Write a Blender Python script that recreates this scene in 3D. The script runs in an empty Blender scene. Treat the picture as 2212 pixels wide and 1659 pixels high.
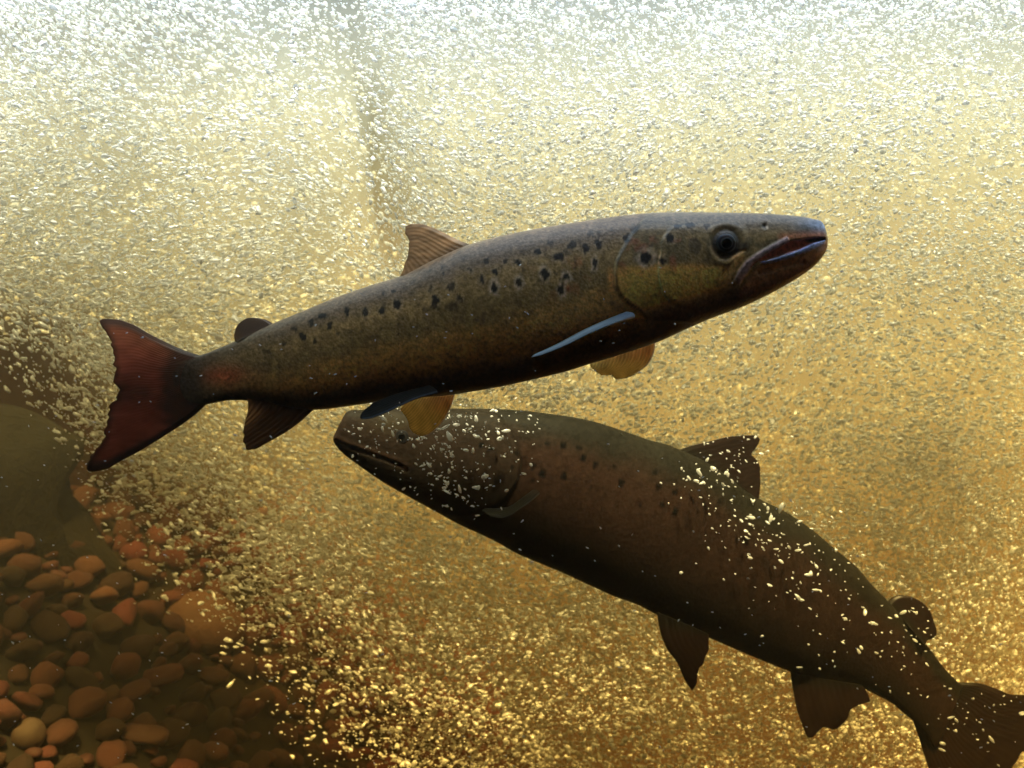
import bpy, bmesh, math, random
import numpy as np
from mathutils import Vector

R = math.radians
rng = np.random.default_rng(7)
random.seed(7)
scn = bpy.context.scene
col = scn.collection

# ------------------------------------------------------------------ camera
HFOV = R(60.0)
cam_data = bpy.data.cameras.new('camera')
cam_data.sensor_fit = 'HORIZONTAL'
cam_data.angle = HFOV
cam_data.clip_start = 0.01
cam_data.clip_end = 200.0
cam = bpy.data.objects.new('camera', cam_data)
cam.rotation_euler = (R(90), 0, 0)          # level, looking along +Y
col.objects.link(cam)
scn.camera = cam
cam_data.dof.use_dof = True
cam_data.dof.focus_distance = 0.57
cam_data.dof.aperture_fstop = 11.0

# ------------------------------------------------------------------ world, sun, exposure
SUN_EL, SUN_AZ = R(64.0), R(170.0)          # over the gallery roof onto the curtain (azimuth from +Y towards +X)
world = bpy.data.worlds.new('World')
scn.world = world
world.use_nodes = True
wn = world.node_tree.nodes
wl = world.node_tree.links
wn.clear()
w_out = wn.new('ShaderNodeOutputWorld')
w_bg = wn.new('ShaderNodeBackground')
w_sky = wn.new('ShaderNodeTexSky')
w_sky.sky_type = 'NISHITA'
w_sky.sun_disc = False
w_sky.sun_elevation = SUN_EL
w_sky.sun_rotation = SUN_AZ
w_bg.inputs['Strength'].default_value = 0.15
wl.new(w_sky.outputs['Color'], w_bg.inputs['Color'])
wl.new(w_bg.outputs['Background'], w_out.inputs['Surface'])

sun_data = bpy.data.lights.new('sun', 'SUN')
sun_data.energy = 2.5
sun_data.angle = R(6.0)                      # broken up by the moving surface
sun_data.color = (1.0, 0.97, 0.92)
sun = bpy.data.objects.new('sun', sun_data)
sd = Vector((math.sin(SUN_AZ) * math.cos(SUN_EL), math.cos(SUN_AZ) * math.cos(SUN_EL), math.sin(SUN_EL)))
sun.rotation_euler = sd.to_track_quat('Z', 'Y').to_euler()
sun.location = (0, 3, 5)
col.objects.link(sun)

vs = scn.view_settings
vs.view_transform = 'Standard'
vs.look = 'None'
vs.gamma = 1.0
vs.exposure = 2.44
vs.use_curve_mapping = False
vs.use_white_balance = True
vs.white_balance_temperature = 4400.0
vs.white_balance_tint = 27.0

cy = scn.cycles
cy.use_denoising = True
cy.max_bounces = 6
cy.diffuse_bounces = 3
cy.glossy_bounces = 3
cy.transmission_bounces = 4
cy.volume_bounces = 1
cy.transparent_max_bounces = 32
cy.sample_clamp_indirect = 4.0
cy.volume_step_rate = 1.0

# ------------------------------------------------------------------ helpers
PW, PH = 2212.0, 1659.0                      # reference grid used for measuring the photograph
TANH = 2 * math.tan(HFOV / 2)

def kpx(Y):                                  # metres per grid unit at distance Y
    return Y * TANH / PW

def at(px, py, Y):                           # grid point at distance Y -> world
    k = kpx(Y)
    return np.array([(px - PW / 2) * k, Y, (PH / 2 - py) * k])

def tag(o, label=None, cat=None, group=None, kind=None):
    if label: o['label'] = label
    if cat: o['category'] = cat
    if group: o['group'] = group
    if kind: o['kind'] = kind
    return o

def link(name, me, mat=None, parent=None):
    o = bpy.data.objects.new(name, me)
    col.objects.link(o)
    if mat is not None and me is not None and not me.materials:
        me.materials.append(mat)
    if parent is not None:
        o.parent = parent
    return o

def mesh(name, verts, faces, smooth=True, colors=None):
    me = bpy.data.meshes.new(name)
    me.from_pydata([tuple(v) for v in verts], [], [tuple(f) for f in faces])
    if smooth:
        me.polygons.foreach_set('use_smooth', np.ones(len(me.polygons), dtype=bool))
    if colors is not None:
        ca = me.color_attributes.new('tint', 'FLOAT_COLOR', 'POINT')
        c4 = np.ones((len(verts), 4), dtype=np.float32)
        c4[:, :3] = colors
        ca.data.foreach_set('color', c4.ravel())
    me.update()
    return me

def lat(ix, iy, seed):
    h = (ix.astype(np.int64) * 374761393 + iy.astype(np.int64) * 668265263 + seed * 974634777) & 0xffffffff
    h = ((h ^ (h >> 13)) * 1274126177) & 0xffffffff
    return ((h ^ (h >> 16)) & 0xffff) / 65535.0

def vnoise(x, y, seed=0):                    # smooth value noise 0..1
    x = np.asarray(x, float); y = np.asarray(y, float)
    ix = np.floor(x).astype(np.int64); iy = np.floor(y).astype(np.int64)
    fx = x - ix; fy = y - iy
    fx = fx * fx * (3 - 2 * fx); fy = fy * fy * (3 - 2 * fy)
    a = lat(ix, iy, seed); b = lat(ix + 1, iy, seed)
    c = lat(ix, iy + 1, seed); d = lat(ix + 1, iy + 1, seed)
    return (a * (1 - fx) + b * fx) * (1 - fy) + (c * (1 - fx) + d * fx) * fy

def fbm(x, y, seed=0, octv=4):
    s = 0; a = 0.5; t = 0
    for i in range(octv):
        s = s + a * vnoise(x * 2 ** i, y * 2 ** i, seed + i * 17); t += a; a *= 0.5
    return s / t

def sstep(a, b, x):
    t = np.clip((x - a) / (b - a), 0, 1)
    return t * t * (3 - 2 * t)

def pchip(x, y, xi):                         # monotone cubic through points
    x = np.asarray(x, float); y = np.asarray(y, float)
    h = np.diff(x); d = np.diff(y) / h
    m = np.zeros_like(x)
    m[0] = d[0]; m[-1] = d[-1]
    for i in range(1, len(x) - 1):
        if d[i - 1] * d[i] > 0:
            w1 = 2 * h[i] + h[i - 1]; w2 = h[i] + 2 * h[i - 1]
            m[i] = (w1 + w2) / (w1 / d[i - 1] + w2 / d[i])
    i = np.clip(np.searchsorted(x, xi) - 1, 0, len(h) - 1)
    t = (xi - x[i]) / h[i]
    t2 = t * t; t3 = t2 * t
    return (2 * t3 - 3 * t2 + 1) * y[i] + (t3 - 2 * t2 + t) * h[i] * m[i] + (-2 * t3 + 3 * t2) * y[i + 1] + (t3 - t2) * h[i] * m[i + 1]

def resample(pts, n):                        # smooth resample of a polyline by arc length
    p = np.asarray(pts, float)
    d = np.r_[0, np.cumsum(np.linalg.norm(np.diff(p, axis=0), axis=1))]
    t = np.linspace(0, d[-1], n)
    return np.stack([pchip(d, p[:, j], t) for j in range(p.shape[1])], axis=1)

def segdist(px, py, pts):                    # distance of points to a polyline
    best = np.full(np.shape(px), 1e9)
    for (x0, y0), (x1, y1) in zip(pts[:-1], pts[1:]):
        dx, dy = x1 - x0, y1 - y0
        L = dx * dx + dy * dy + 1e-9
        t = np.clip(((px - x0) * dx + (py - y0) * dy) / L, 0, 1)
        best = np.minimum(best, np.hypot(px - x0 - t * dx, py - y0 - t * dy))
    return best

def inpoly(px, py, poly):
    ins = np.zeros(np.shape(px), bool)
    n = len(poly)
    for i in range(n):
        x0, y0 = poly[i]; x1, y1 = poly[(i + 1) % n]
        if y0 == y1: continue
        c = ((y0 > py) != (y1 > py)) & (px < (x1 - x0) * (py - y0) / (y1 - y0) + x0)
        ins ^= c
    return ins

def softpoly(px, py, poly, soft):            # 1 inside, falling off over soft
    d = segdist(px, py, list(poly) + [poly[0]])
    sd_ = np.where(inpoly(px, py, poly), d, -d)
    return sstep(-soft, soft, sd_)

def mixc(a, b, t):
    return a * (1 - t[:, None]) + np.asarray(b)[None, :] * t[:, None]

# ------------------------------------------------------------------ materials
def new_mat(name):
    m = bpy.data.materials.new(name)
    m.use_nodes = True
    nt = m.node_tree
    nt.nodes.clear()
    out = nt.nodes.new('ShaderNodeOutputMaterial')
    return m, nt, out

def N(nt, kind, **kw):
    n = nt.nodes.new(kind)
    for k, v in kw.items():
        if k in n.inputs: n.inputs[k].default_value = v
        else: setattr(n, k, v)
    return n

def mat_skin(name, scale, rough, bump, mott, spec=0.5, coat=0.0):
    m, nt, out = new_mat(name)
    b = N(nt, 'ShaderNodeBsdfPrincipled', Roughness=rough)
    b.inputs['Specular IOR Level'].default_value = spec
    b.inputs['Coat Weight'].default_value = coat
    b.inputs['Coat Roughness'].default_value = 0.28
    at_ = N(nt, 'ShaderNodeAttribute', attribute_name='tint')
    tc = N(nt, 'ShaderNodeTexCoord')
    n1 = N(nt, 'ShaderNodeTexNoise', Scale=scale, Detail=4.0, Roughness=0.6)
    mr = N(nt, 'ShaderNodeMapRange')
    mr.inputs['From Min'].default_value = 0.3; mr.inputs['From Max'].default_value = 0.7
    mr.inputs['To Min'].default_value = 1 - mott; mr.inputs['To Max'].default_value = 1 + mott
    mul = N(nt, 'ShaderNodeVectorMath', operation='MULTIPLY')
    nt.links.new(tc.outputs['Object'], n1.inputs['Vector'])
    nt.links.new(n1.outputs['Fac'], mr.inputs['Value'])
    nt.links.new(at_.outputs['Color'], mul.inputs[0])
    nt.links.new(mr.outputs['Result'], mul.inputs[1])
    nt.links.new(mul.outputs['Vector'], b.inputs['Base Color'])
    v = N(nt, 'ShaderNodeTexVoronoi', Scale=scale * 1.3)
    bp = N(nt, 'ShaderNodeBump', Strength=bump, Distance=0.0006)
    nt.links.new(tc.outputs['Object'], v.inputs['Vector'])
    nt.links.new(v.outputs['Distance'], bp.inputs['Height'])
    nt.links.new(bp.outputs['Normal'], b.inputs['Normal'])
    nt.links.new(b.outputs['BSDF'], out.inputs['Surface'])
    return m

def mat_fin(name, trans=0.5, rough=0.4, spec=0.3):
    m, nt, out = new_mat(name)
    at_ = N(nt, 'ShaderNodeAttribute', attribute_name='tint')
    b = N(nt, 'ShaderNodeBsdfPrincipled', Roughness=rough)
    b.inputs['Specular IOR Level'].default_value = spec
    t = N(nt, 'ShaderNodeBsdfTranslucent')
    mx = N(nt, 'ShaderNodeMixShader', Fac=trans)
    nt.links.new(at_.outputs['Color'], b.inputs['Base Color'])
    nt.links.new(at_.outputs['Color'], t.inputs['Color'])
    nt.links.new(b.outputs['BSDF'], mx.inputs[1])
    nt.links.new(t.outputs['BSDF'], mx.inputs[2])
    nt.links.new(mx.outputs['Shader'], out.inputs['Surface'])
    return m

def mat_plain(name, color, rough=0.5, spec=0.5):
    m, nt, out = new_mat(name)
    b = N(nt, 'ShaderNodeBsdfPrincipled', Roughness=rough)
    b.inputs['Base Color'].default_value = (*color, 1)
    b.inputs['Specular IOR Level'].default_value = spec
    n1 = N(nt, 'ShaderNodeTexNoise', Scale=900.0, Detail=2.0)
    bp = N(nt, 'ShaderNodeBump', Strength=0.05, Distance=0.0002)
    nt.links.new(n1.outputs['Fac'], bp.inputs['Height'])
    nt.links.new(bp.outputs['Normal'], b.inputs['Normal'])
    nt.links.new(b.outputs['BSDF'], out.inputs['Surface'])
    return m

def mat_bubble():
    m, nt, out = new_mat('air bubble')
    b = N(nt, 'ShaderNodeBsdfPrincipled', Roughness=0.30)
    b.inputs['Base Color'].default_value = (0.88, 0.88, 0.87, 1)
    b.inputs['Specular IOR Level'].default_value = 0.4
    t = N(nt, 'ShaderNodeBsdfTranslucent')
    t.inputs['Color'].default_value = (0.9, 0.9, 0.88, 1)
    mx = N(nt, 'ShaderNodeMixShader', Fac=0.55)
    nt.links.new(b.outputs['BSDF'], mx.inputs[1])
    nt.links.new(t.outputs['BSDF'], mx.inputs[2])
    gl = N(nt, 'ShaderNodeBsdfGlossy', Roughness=0.28)
    gl.inputs['Color'].default_value = (0.95, 0.95, 0.95, 1)
    mg = N(nt, 'ShaderNodeMixShader', Fac=0.12)
    nt.links.new(mx.outputs['Shader'], mg.inputs[1])
    nt.links.new(gl.outputs['BSDF'], mg.inputs[2])
    nt.links.new(mg.outputs['Shader'], out.inputs['Surface'])
    return m

def mat_rock(name, c1, c2, scale, rough=0.6, bump=0.5, dist=0.003, rand=0.0):
    m, nt, out = new_mat(name)
    b = N(nt, 'ShaderNodeBsdfPrincipled', Roughness=rough)
    tc = N(nt, 'ShaderNodeTexCoord')
    n1 = N(nt, 'ShaderNodeTexNoise', Scale=scale, Detail=6.0, Roughness=0.65)
    ra = N(nt, 'ShaderNodeValToRGB')
    ra.color_ramp.elements[0].position = 0.3; ra.color_ramp.elements[0].color = (*c1, 1)
    ra.color_ramp.elements[1].position = 0.7; ra.color_ramp.elements[1].color = (*c2, 1)
    bp = N(nt, 'ShaderNodeBump', Strength=bump, Distance=dist)
    nt.links.new(tc.outputs['Object'], n1.inputs['Vector'])
    nt.links.new(n1.outputs['Fac'], ra.inputs['Fac'])
    nt.links.new(n1.outputs['Fac'], bp.inputs['Height'])
    nt.links.new(bp.outputs['Normal'], b.inputs['Normal'])
    src = ra.outputs['Color']
    if rand > 0:                              # every stone its own tone
        oi = N(nt, 'ShaderNodeObjectInfo')
        hs = N(nt, 'ShaderNodeHueSaturation')
        mh = N(nt, 'ShaderNodeMapRange'); mh.inputs['To Min'].default_value = 0.48; mh.inputs['To Max'].default_value = 0.53
        mv = N(nt, 'ShaderNodeMapRange'); mv.inputs['To Min'].default_value = 1 - rand; mv.inputs['To Max'].default_value = 1 + rand
        sep = N(nt, 'ShaderNodeMath', operation='FRACT')
        mu = N(nt, 'ShaderNodeMath', operation='MULTIPLY'); mu.inputs[1].default_value = 7.31
        nt.links.new(oi.outputs['Random'], mh.inputs['Value'])
        nt.links.new(oi.outputs['Random'], mu.inputs[0])
        nt.links.new(mu.outputs['Value'], sep.inputs[0])
        nt.links.new(sep.outputs['Value'], mv.inputs['Value'])
        nt.links.new(mh.outputs['Result'], hs.inputs['Hue'])
        nt.links.new(mv.outputs['Result'], hs.inputs['Value'])
        nt.links.new(src, hs.inputs['Color'])
        src = hs.outputs['Color']
    nt.links.new(src, b.inputs['Base Color'])
    nt.links.new(b.outputs['BSDF'], out.inputs['Surface'])
    return m

M_BUB = mat_bubble()
M_BED = mat_rock('silt', (0.003, 0.002, 0.0015), (0.008, 0.005, 0.003), 18, 0.95)
M_PEB = mat_rock('red gravel', (0.036, 0.012, 0.006), (0.085, 0.028, 0.015), 30, 0.8, 0.7, 0.004, rand=0.7)
M_BOU = mat_rock('tan stone', (0.08, 0.045, 0.018), (0.14, 0.08, 0.034), 22, 0.7, 0.6, 0.004)
M_WAL = mat_rock('channel concrete', (0.03, 0.032, 0.024), (0.07, 0.07, 0.055), 5, 0.9, 0.5, 0.01)
M_DRK = mat_rock('near black void stand-in', (0.002, 0.0025, 0.0015), (0.006, 0.006, 0.004), 14, 1.0, 0.8, 0.01)

# ------------------------------------------------------------------ the water and the channel
WATER_Y0, WATER_Y1 = 0.46, 2.20
SURF_Z, BOT_Z = 0.37, -1.30

def box_mesh(name, x0, x1, y0, y1, z0, z1):
    v = [(x0, y0, z0), (x1, y0, z0), (x1, y1, z0), (x0, y1, z0), (x0, y0, z1), (x1, y0, z1), (x1, y1, z1), (x0, y1, z1)]
    f = [(0, 3, 2, 1), (4, 5, 6, 7), (0, 1, 5, 4), (1, 2, 6, 5), (2, 3, 7, 6), (3, 0, 4, 7)]
    return mesh(name, v, f, smooth=False)

mw, nt, out = new_mat('peaty water')
va = N(nt, 'ShaderNodeVolumeAbsorption', Density=3.5)
va.inputs['Color'].default_value = (0.97, 0.835, 0.26, 1)
vsc = N(nt, 'ShaderNodeVolumeScatter', Density=0.09, Anisotropy=0.2)
vsc.inputs['Color'].default_value = (1.0, 0.98, 0.92, 1)
ad = N(nt, 'ShaderNodeAddShader')
nt.links.new(va.outputs['Volume'], ad.inputs[0])
nt.links.new(vsc.outputs['Volume'], ad.inputs[1])
nt.links.new(ad.outputs['Shader'], out.inputs['Volume'])
water = link('water', box_mesh('water', -3.2, 3.2, WATER_Y0, WATER_Y1, BOT_Z, SURF_Z), mw)
tag(water, 'clear brown peaty water filling the channel', 'water', kind='structure')

# river bed: a gravel bank high at the left, falling away to the right
def bed_z(x, y):
    bank = -0.275 - 0.70 * np.clip(x + 0.62, 0, 2) + 0.10 * np.clip(-x - 0.62, 0, 2)
    z = np.maximum(bank, -1.05) + 0.02 * (fbm(x * 5 + 3, y * 5, 5) - 0.5)
    return z + 0.25 * np.clip(y - 0.86, 0, 0.5) * sstep(-0.12, -0.5, x)

nx, ny = 120, 60
gx = np.linspace(-3.15, 3.15, nx); gy = np.linspace(0.46, 2.19, ny)
XX, YY = np.meshgrid(gx, gy)
ZZ = bed_z(XX, YY)
vv = np.stack([XX.ravel(), YY.ravel(), ZZ.ravel()], 1)
ff = [(j * nx + i, j * nx + i + 1, (j + 1) * nx + i + 1, (j + 1) * nx + i) for j in range(ny - 1) for i in range(nx - 1)]
bed = tag(link('river_bed', mesh('river_bed', vv, ff), M_BED), 'dark silty bank under the red gravel', 'river bed', kind='structure')

# back wall of the channel
wall = tag(link('channel_wall', box_mesh('channel_wall', -3.2, 3.2, 2.22, 2.5, -1.3, 1.2), M_WAL),
           'plain concrete channel wall lost behind the bubble curtain', 'wall')

# unseen slab added above the left rear, to shade gravel and back wall
slab = tag(link('shade_slab', box_mesh('shade_slab', -3.2, -0.42, 1.02, 2.61, 0.42, 0.50), M_WAL), 'unseen concrete slab added to shade the left of the channel', 'slab')

# the dark viewing gallery the camera stands in, open to the channel through its window
M_GAL = mat_rock('dark painted plaster', (0.020, 0.020, 0.020), (0.032, 0.031, 0.030), 6, 0.9, 0.2, 0.002)
M_GAW = mat_rock('grey painted plaster', (0.20, 0.195, 0.18), (0.26, 0.255, 0.24), 6, 0.9, 0.2, 0.002)
for nm, b_ in (('gallery_ceiling', (-2.6, 2.6, -2.0, 0.42, 0.375, 0.385)), ('gallery_floor', (-2.6, 2.6, -2.0, 0.455, -1.32, -1.22)),
               ('gallery_wall', (-2.6, 2.6, -2.1, -2.005, -1.32, 0.385)), ('gallery_wall', (-2.7, -2.605, -2.1, 0.455, -1.32, 0.385)), ('gallery_wall', (2.605, 2.7, -2.1, 0.455, -1.32, 0.385))):
    tag(link(nm, box_mesh(nm, *b_), M_GAL if nm == 'gallery_floor' else M_GAW), kind='structure')

# ------------------------------------------------------------------ bubbles
def bubble_tree(mat, sub=2):
    g = bpy.data.node_groups.new('bubbles', 'GeometryNodeTree')
    g.interface.new_socket('Geometry', in_out='INPUT', socket_type='NodeSocketGeometry')
    g.interface.new_socket('Geometry', in_out='OUTPUT', socket_type='NodeSocketGeometry')
    n = g.nodes; l = g.links
    gi = n.new('NodeGroupInput'); go = n.new('NodeGroupOutput')
    j = n.new('GeometryNodeGeometryToInstance')
    for i in range(5):
        ico = n.new('GeometryNodeMeshIcoSphere')
        ico.inputs['Radius'].default_value = 1.0
        ico.inputs['Subdivisions'].default_value = sub
        pos = n.new('GeometryNodeInputPosition')
        add = n.new('ShaderNodeVectorMath'); add.operation = 'ADD'
        add.inputs[1].default_value = (i * 7.3, i * 3.1, i * 5.7)
        nz = n.new('ShaderNodeTexNoise'); nz.inputs['Scale'].default_value = 0.9; nz.inputs['Detail'].default_value = 1.0
        sub_ = n.new('ShaderNodeVectorMath'); sub_.operation = 'SUBTRACT'; sub_.inputs[1].default_value = (0.5, 0.5, 0.5)
        sc = n.new('ShaderNodeVectorMath'); sc.operation = 'SCALE'; sc.inputs['Scale'].default_value = 1.6
        sp = n.new('GeometryNodeSetPosition')
        sm = n.new('GeometryNodeSetShadeSmooth')
        mt = n.new('GeometryNodeSetMaterial'); mt.inputs['Material'].default_value = mat
        l.new(pos.outputs[0], add.inputs[0]); l.new(add.outputs[0], nz.inputs['Vector'])
        l.new(nz.outputs['Color'], sub_.inputs[0]); l.new(sub_.outputs[0], sc.inputs[0])
        l.new(ico.outputs['Mesh'], sp.inputs['Geometry']); l.new(sc.outputs[0], sp.inputs['Offset'])
        l.new(sp.outputs[0], sm.inputs[0]); l.new(sm.outputs[0], mt.inputs['Geometry'])
        l.new(mt.outputs[0], j.inputs[0])
    ip = n.new('GeometryNodeInstanceOnPoints')
    ip.inputs['Pick Instance'].default_value = True
    l.new(gi.outputs[0], ip.inputs['Points'])
    l.new(j.outputs[0], ip.inputs['Instance'])
    ri = n.new('FunctionNodeRandomValue'); ri.data_type = 'INT'
    ri.inputs[4].default_value = 0; ri.inputs[5].default_value = 4
    l.new(ri.outputs[2], ip.inputs['Instance Index'])
    a1 = n.new('GeometryNodeInputNamedAttribute'); a1.data_type = 'FLOAT_VECTOR'; a1.inputs['Name'].default_value = 'rot'
    a2 = n.new('GeometryNodeInputNamedAttribute'); a2.data_type = 'FLOAT_VECTOR'; a2.inputs['Name'].default_value = 'scl'
    er = n.new('FunctionNodeEulerToRotation')
    l.new(a1.outputs[0], er.inputs[0]); l.new(er.outputs[0], ip.inputs['Rotation'])
    l.new(a2.outputs[0], ip.inputs['Scale'])
    l.new(ip.outputs[0], go.inputs[0])
    return g

def cloud(name, pts, rot, scl, tree):
    me = bpy.data.meshes.new(name)
    me.vertices.add(len(pts))
    me.vertices.foreach_set('co', np.asarray(pts, np.float32).ravel())
    for nm, a in (('rot', rot), ('scl', scl)):
        at_ = me.attributes.new(nm, 'FLOAT_VECTOR', 'POINT')
        at_.data.foreach_set('vector', np.asarray(a, np.float32).ravel())
    me.materials.append(M_BUB)
    o = link(name, me)
    md = o.modifiers.new('bubbles', 'NODES'); md.node_group = tree
    return o

TREE = bubble_tree(M_BUB)
# the aerated curtain: everywhere except over the gravel bank at lower left
EDGE = [(-1200, 560), (-300, 700), (0, 770), (120, 840), (200, 920), (245, 1060), (310, 1150), (480, 1210), (560, 1380), (690, 1500), (830, 1660), (1100, 1900), (1400, 2300)]
EX = np.array([e[0] for e in EDGE], float); EY = np.array([e[1] for e in EDGE], float)
def lean(z):                                  # the aerated water pours in at the top and is carried back as it sinks
    return 0.86 - 0.24 * sstep(-0.12, 0.26, z)

def curtain(n, y0, y1, rmin, rmax):
    Z = rng.uniform(-0.58, 0.365, n)
    Y = lean(Z) + rng.uniform(y0, y1, n)
    X = rng.uniform(-0.72, 0.68, n) * Y
    k = (lean(Z) + 0.08) * TANH / PW           # measured on the curtain's own sheet
    px = X / k + PW / 2; py = PH / 2 - Z / k
    ey = np.interp(px, EX, EY)
    wob = 150 * (fbm(px / 130 + 3, py / 130, 21) - 0.5)
    d = (ey + wob - py)
    dens = sstep(-60 - 90 * sstep(900, 1200, py), 170 + 90 * sstep(900, 1200, py), d) ** 1.3
    dens *= 0.45 + 0.55 * sstep(0.25, 0.6, fbm(px / 260, py / 200, 31))
    # strands and clumps drawn along the current
    ca, sa = math.cos(0.45), math.sin(0.45)
    qx = px * ca + py * sa; qy = -px * sa + py * ca
    st = fbm(qx / 150 + 0.6 * fbm(px / 200, py / 200, 61), qy / 34, 51, 3)
    dens *= 0.40 + 0.60 * sstep(0.34, 0.62, st)
    # a thinner, smoother wedge below the near fish's tail and a gap at the top
    g1 = np.exp(-((px - 560) / 190) ** 2 - ((py - 930) / 190) ** 2)
    g2 = np.exp(-((px - 750 - (py - 200) * 0.16) / 75) ** 2) * sstep(560, 380, py)
    dens *= (1 - 0.55 * g1) * (1 - 0.72 * g2)
    keep = rng.random(n) < dens
    X, Y, Z, px, py = X[keep], Y[keep], Z[keep], px[keep], py[keep]
    m = len(X)
    r = rmin * (rmax / rmin) ** (rng.random(m) ** 2.6) * Y / 0.88
    # drawn out along the swirling flow
    flow = 0.75 * (fbm(px / 420 + 9, py / 420, 41) - 0.5) * 3 + 0.30 * sstep(1100, 300, px) - 0.25 * sstep(1300, 2000, px)
    el = rng.uniform(1.0, 1.7, m) + 0.5 * sstep(1200, 400, px)
    rot = np.stack([rng.normal(0, 0.5, m), flow + rng.normal(0, 0.35, m), rng.normal(0, 0.6, m)], 1)
    scl = np.stack([r * el, r * rng.uniform(0.7, 1.1, m), r * rng.uniform(0.55, 1.0, m)], 1)
    return np.stack([X, Y, Z], 1), rot, scl

p, r_, s_ = curtain(480000, 0.0, 0.18, 0.00052, 0.0026)
p2, r2, s2 = curtain(40000, 0.20, 0.50, 0.0009, 0.0026)
cur = cloud('bubble_curtain', np.r_[p, p2], np.r_[r_, r2], np.r_[s_, s2], TREE)
tag(cur, 'dense curtain of tiny white and golden air bubbles behind both fish', 'bubbles', kind='stuff')

# the finest bubbles, too small to see singly: a milky cloud filling the curtain, thinning out at its edge
mm, nt, out = new_mat('bubble mist')
vsc = N(nt, 'ShaderNodeVolumeScatter', Density=1.45, Anisotropy=0.0)
vsc.inputs['Color'].default_value = (0.99, 0.99, 0.98, 1)
nt.links.new(vsc.outputs['Volume'], out.inputs['Volume'])
gx = np.linspace(-1.15, 1.10, 90); gz = np.linspace(-0.80, 0.366, 60)
GX, GZ = np.meshgrid(gx, gz)
k1 = (lean(GZ) + 0.12) * TANH / PW
mpx = GX / k1 + PW / 2; mpy = PH / 2 - GZ / k1
d = np.interp(mpx, EX, EY) + 120 * (fbm(mpx / 130 + 3, mpy / 130, 21) - 0.5) - mpy
tk = sstep(-20, 420, d) * (0.55 + 0.45 * fbm(mpx / 300, mpy / 240, 31))
tk[0, :] = tk[-1, :] = 0; tk[:, 0] = tk[:, -1] = 0
tk *= 1 - 0.8 * np.exp(-((mpx - 750 - (mpy - 200) * 0.16) / 80) ** 2) * sstep(620, 420, mpy)
fy = lean(GZ) + 0.17 - 0.10 * tk; by = lean(GZ) + 0.1705 + 0.50 * tk
n_, m_ = GX.shape
va_ = np.stack([GX.ravel(), fy.ravel(), GZ.ravel()], 1); vb_ = np.stack([GX.ravel(), by.ravel(), GZ.ravel()], 1)
fa = []
for j in range(n_ - 1):
    for i in range(m_ - 1):
        a = j * m_ + i
        fa.append((a, a + 1, a + m_ + 1, a + m_)); fa.append(tuple(n_ * m_ + q for q in (a, a + m_, a + m_ + 1, a + 1)))
rim = [i for i in range(m_)] + [j * m_ + m_ - 1 for j in range(1, n_)] + [(n_ - 1) * m_ + i for i in range(m_ - 2, -1, -1)] + [j * m_ for j in range(n_ - 2, 0, -1)]
for a, b in zip(rim, rim[1:] + rim[:1]):
    fa.append((b, a, n_ * m_ + a, n_ * m_ + b))
mist = tag(link('bubble_mist', mesh('bubble_mist', np.r_[va_, vb_], fa), mm), 'milky haze of microscopic bubbles inside the curtain', 'bubbles', kind='stuff')

# ------------------------------------------------------------------ fish
def project(v):                               # world points -> grid coordinates through the lens
    k = v[:, 1] * TANH / PW
    return PW / 2 + v[:, 0] / k, PH / 2 - v[:, 2] / k

def fish_body(name, S, ang, top, bot, wr, yc, nu, nth, disp, colf, mat, parent, flat=0.86):
    """Lofted body. S: snout, ang: axis direction in the grid, top/bot: outline, wr: width/height ratio, yc: distance along the body."""
    e = np.array([math.cos(ang), math.sin(ang)]); f = np.array([-math.sin(ang), math.cos(ang)])
    if f[1] < 0: f = -f
    def rot(pts):
        q = np.asarray(pts, float) - S
        u = q @ e; v = q @ f
        o = np.argsort(u)
        return u[o], v[o]
    tu, tv = rot(top); bu, bv = rot(bot)
    L = min(tu[-1], bu[-1])
    q = np.linspace(0, 1, nu)
    uu = L * (0.55 * q + 0.45 * (1 - np.cos(q * math.pi / 2)))      # finer at the snout
    uu[0] = 0.6
    vt = pchip(tu, tv, uu); vb = pchip(bu, bv, uu)
    vm = (vt + vb) / 2; hh = np.maximum((vb - vt) / 2, 0.4)
    fr = uu / L
    Yc = np.interp(fr, *zip(*yc))
    kk = Yc * TANH / PW
    ww = hh * np.interp(fr, *zip(*wr))
    th = np.linspace(0, 2 * math.pi, nth, endpoint=False)
    ct, st = np.cos(th), np.sin(th)
    lat_ = np.sign(st) * np.abs(st) ** flat
    V2 = vm[:, None] - hh[:, None] * ct[None, :]
    PX = S[0] + uu[:, None] * e[0] + V2 * f[0]
    PY = S[1] + uu[:, None] * e[1] + V2 * f[1]
    LT = ww[:, None] * lat_[None, :] * kk[:, None]
    K = np.repeat(kk[:, None], nth, 1)
    X = (PX - PW / 2) * K; Z = (PH / 2 - PY) * K
    near = np.stack([X.ravel(), (Yc[:, None] - np.abs(LT)).ravel(), Z.ravel()], 1)
    npx, npy = project(near)
    tvn = ((V2 - vt[:, None]) / (2 * hh[:, None])).ravel()
    frn = np.repeat(fr[:, None], nth, 1).ravel()
    d = disp(npx, npy, tvn, frn).reshape(nu, nth)
    LT2 = LT + np.sign(LT) * d * np.minimum(1, np.abs(st) * 2)[None, :]
    Yv = Yc[:, None] - LT2
    verts = np.stack([X.ravel(), Yv.ravel(), Z.ravel()], 1)
    faces = []
    for i in range(nu - 1):
        a = i * nth
        for j in range(nth):
            j2 = (j + 1) % nth
            faces.append((a + j, a + j2, a + nth + j2, a + nth + j))
    faces.append(tuple(range(nth - 1, -1, -1)))
    faces.append(tuple((nu - 1) * nth + j for j in range(nth)))
    cols = colf(npx, npy, tvn, frn)
    me = mesh(name, verts, faces, True, cols)
    me.materials.append(mat)
    o = link(name, me, None, parent)
    pick = (verts, npx, npy, np.tile(st > 0.05, nu))
    return o, pick

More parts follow.
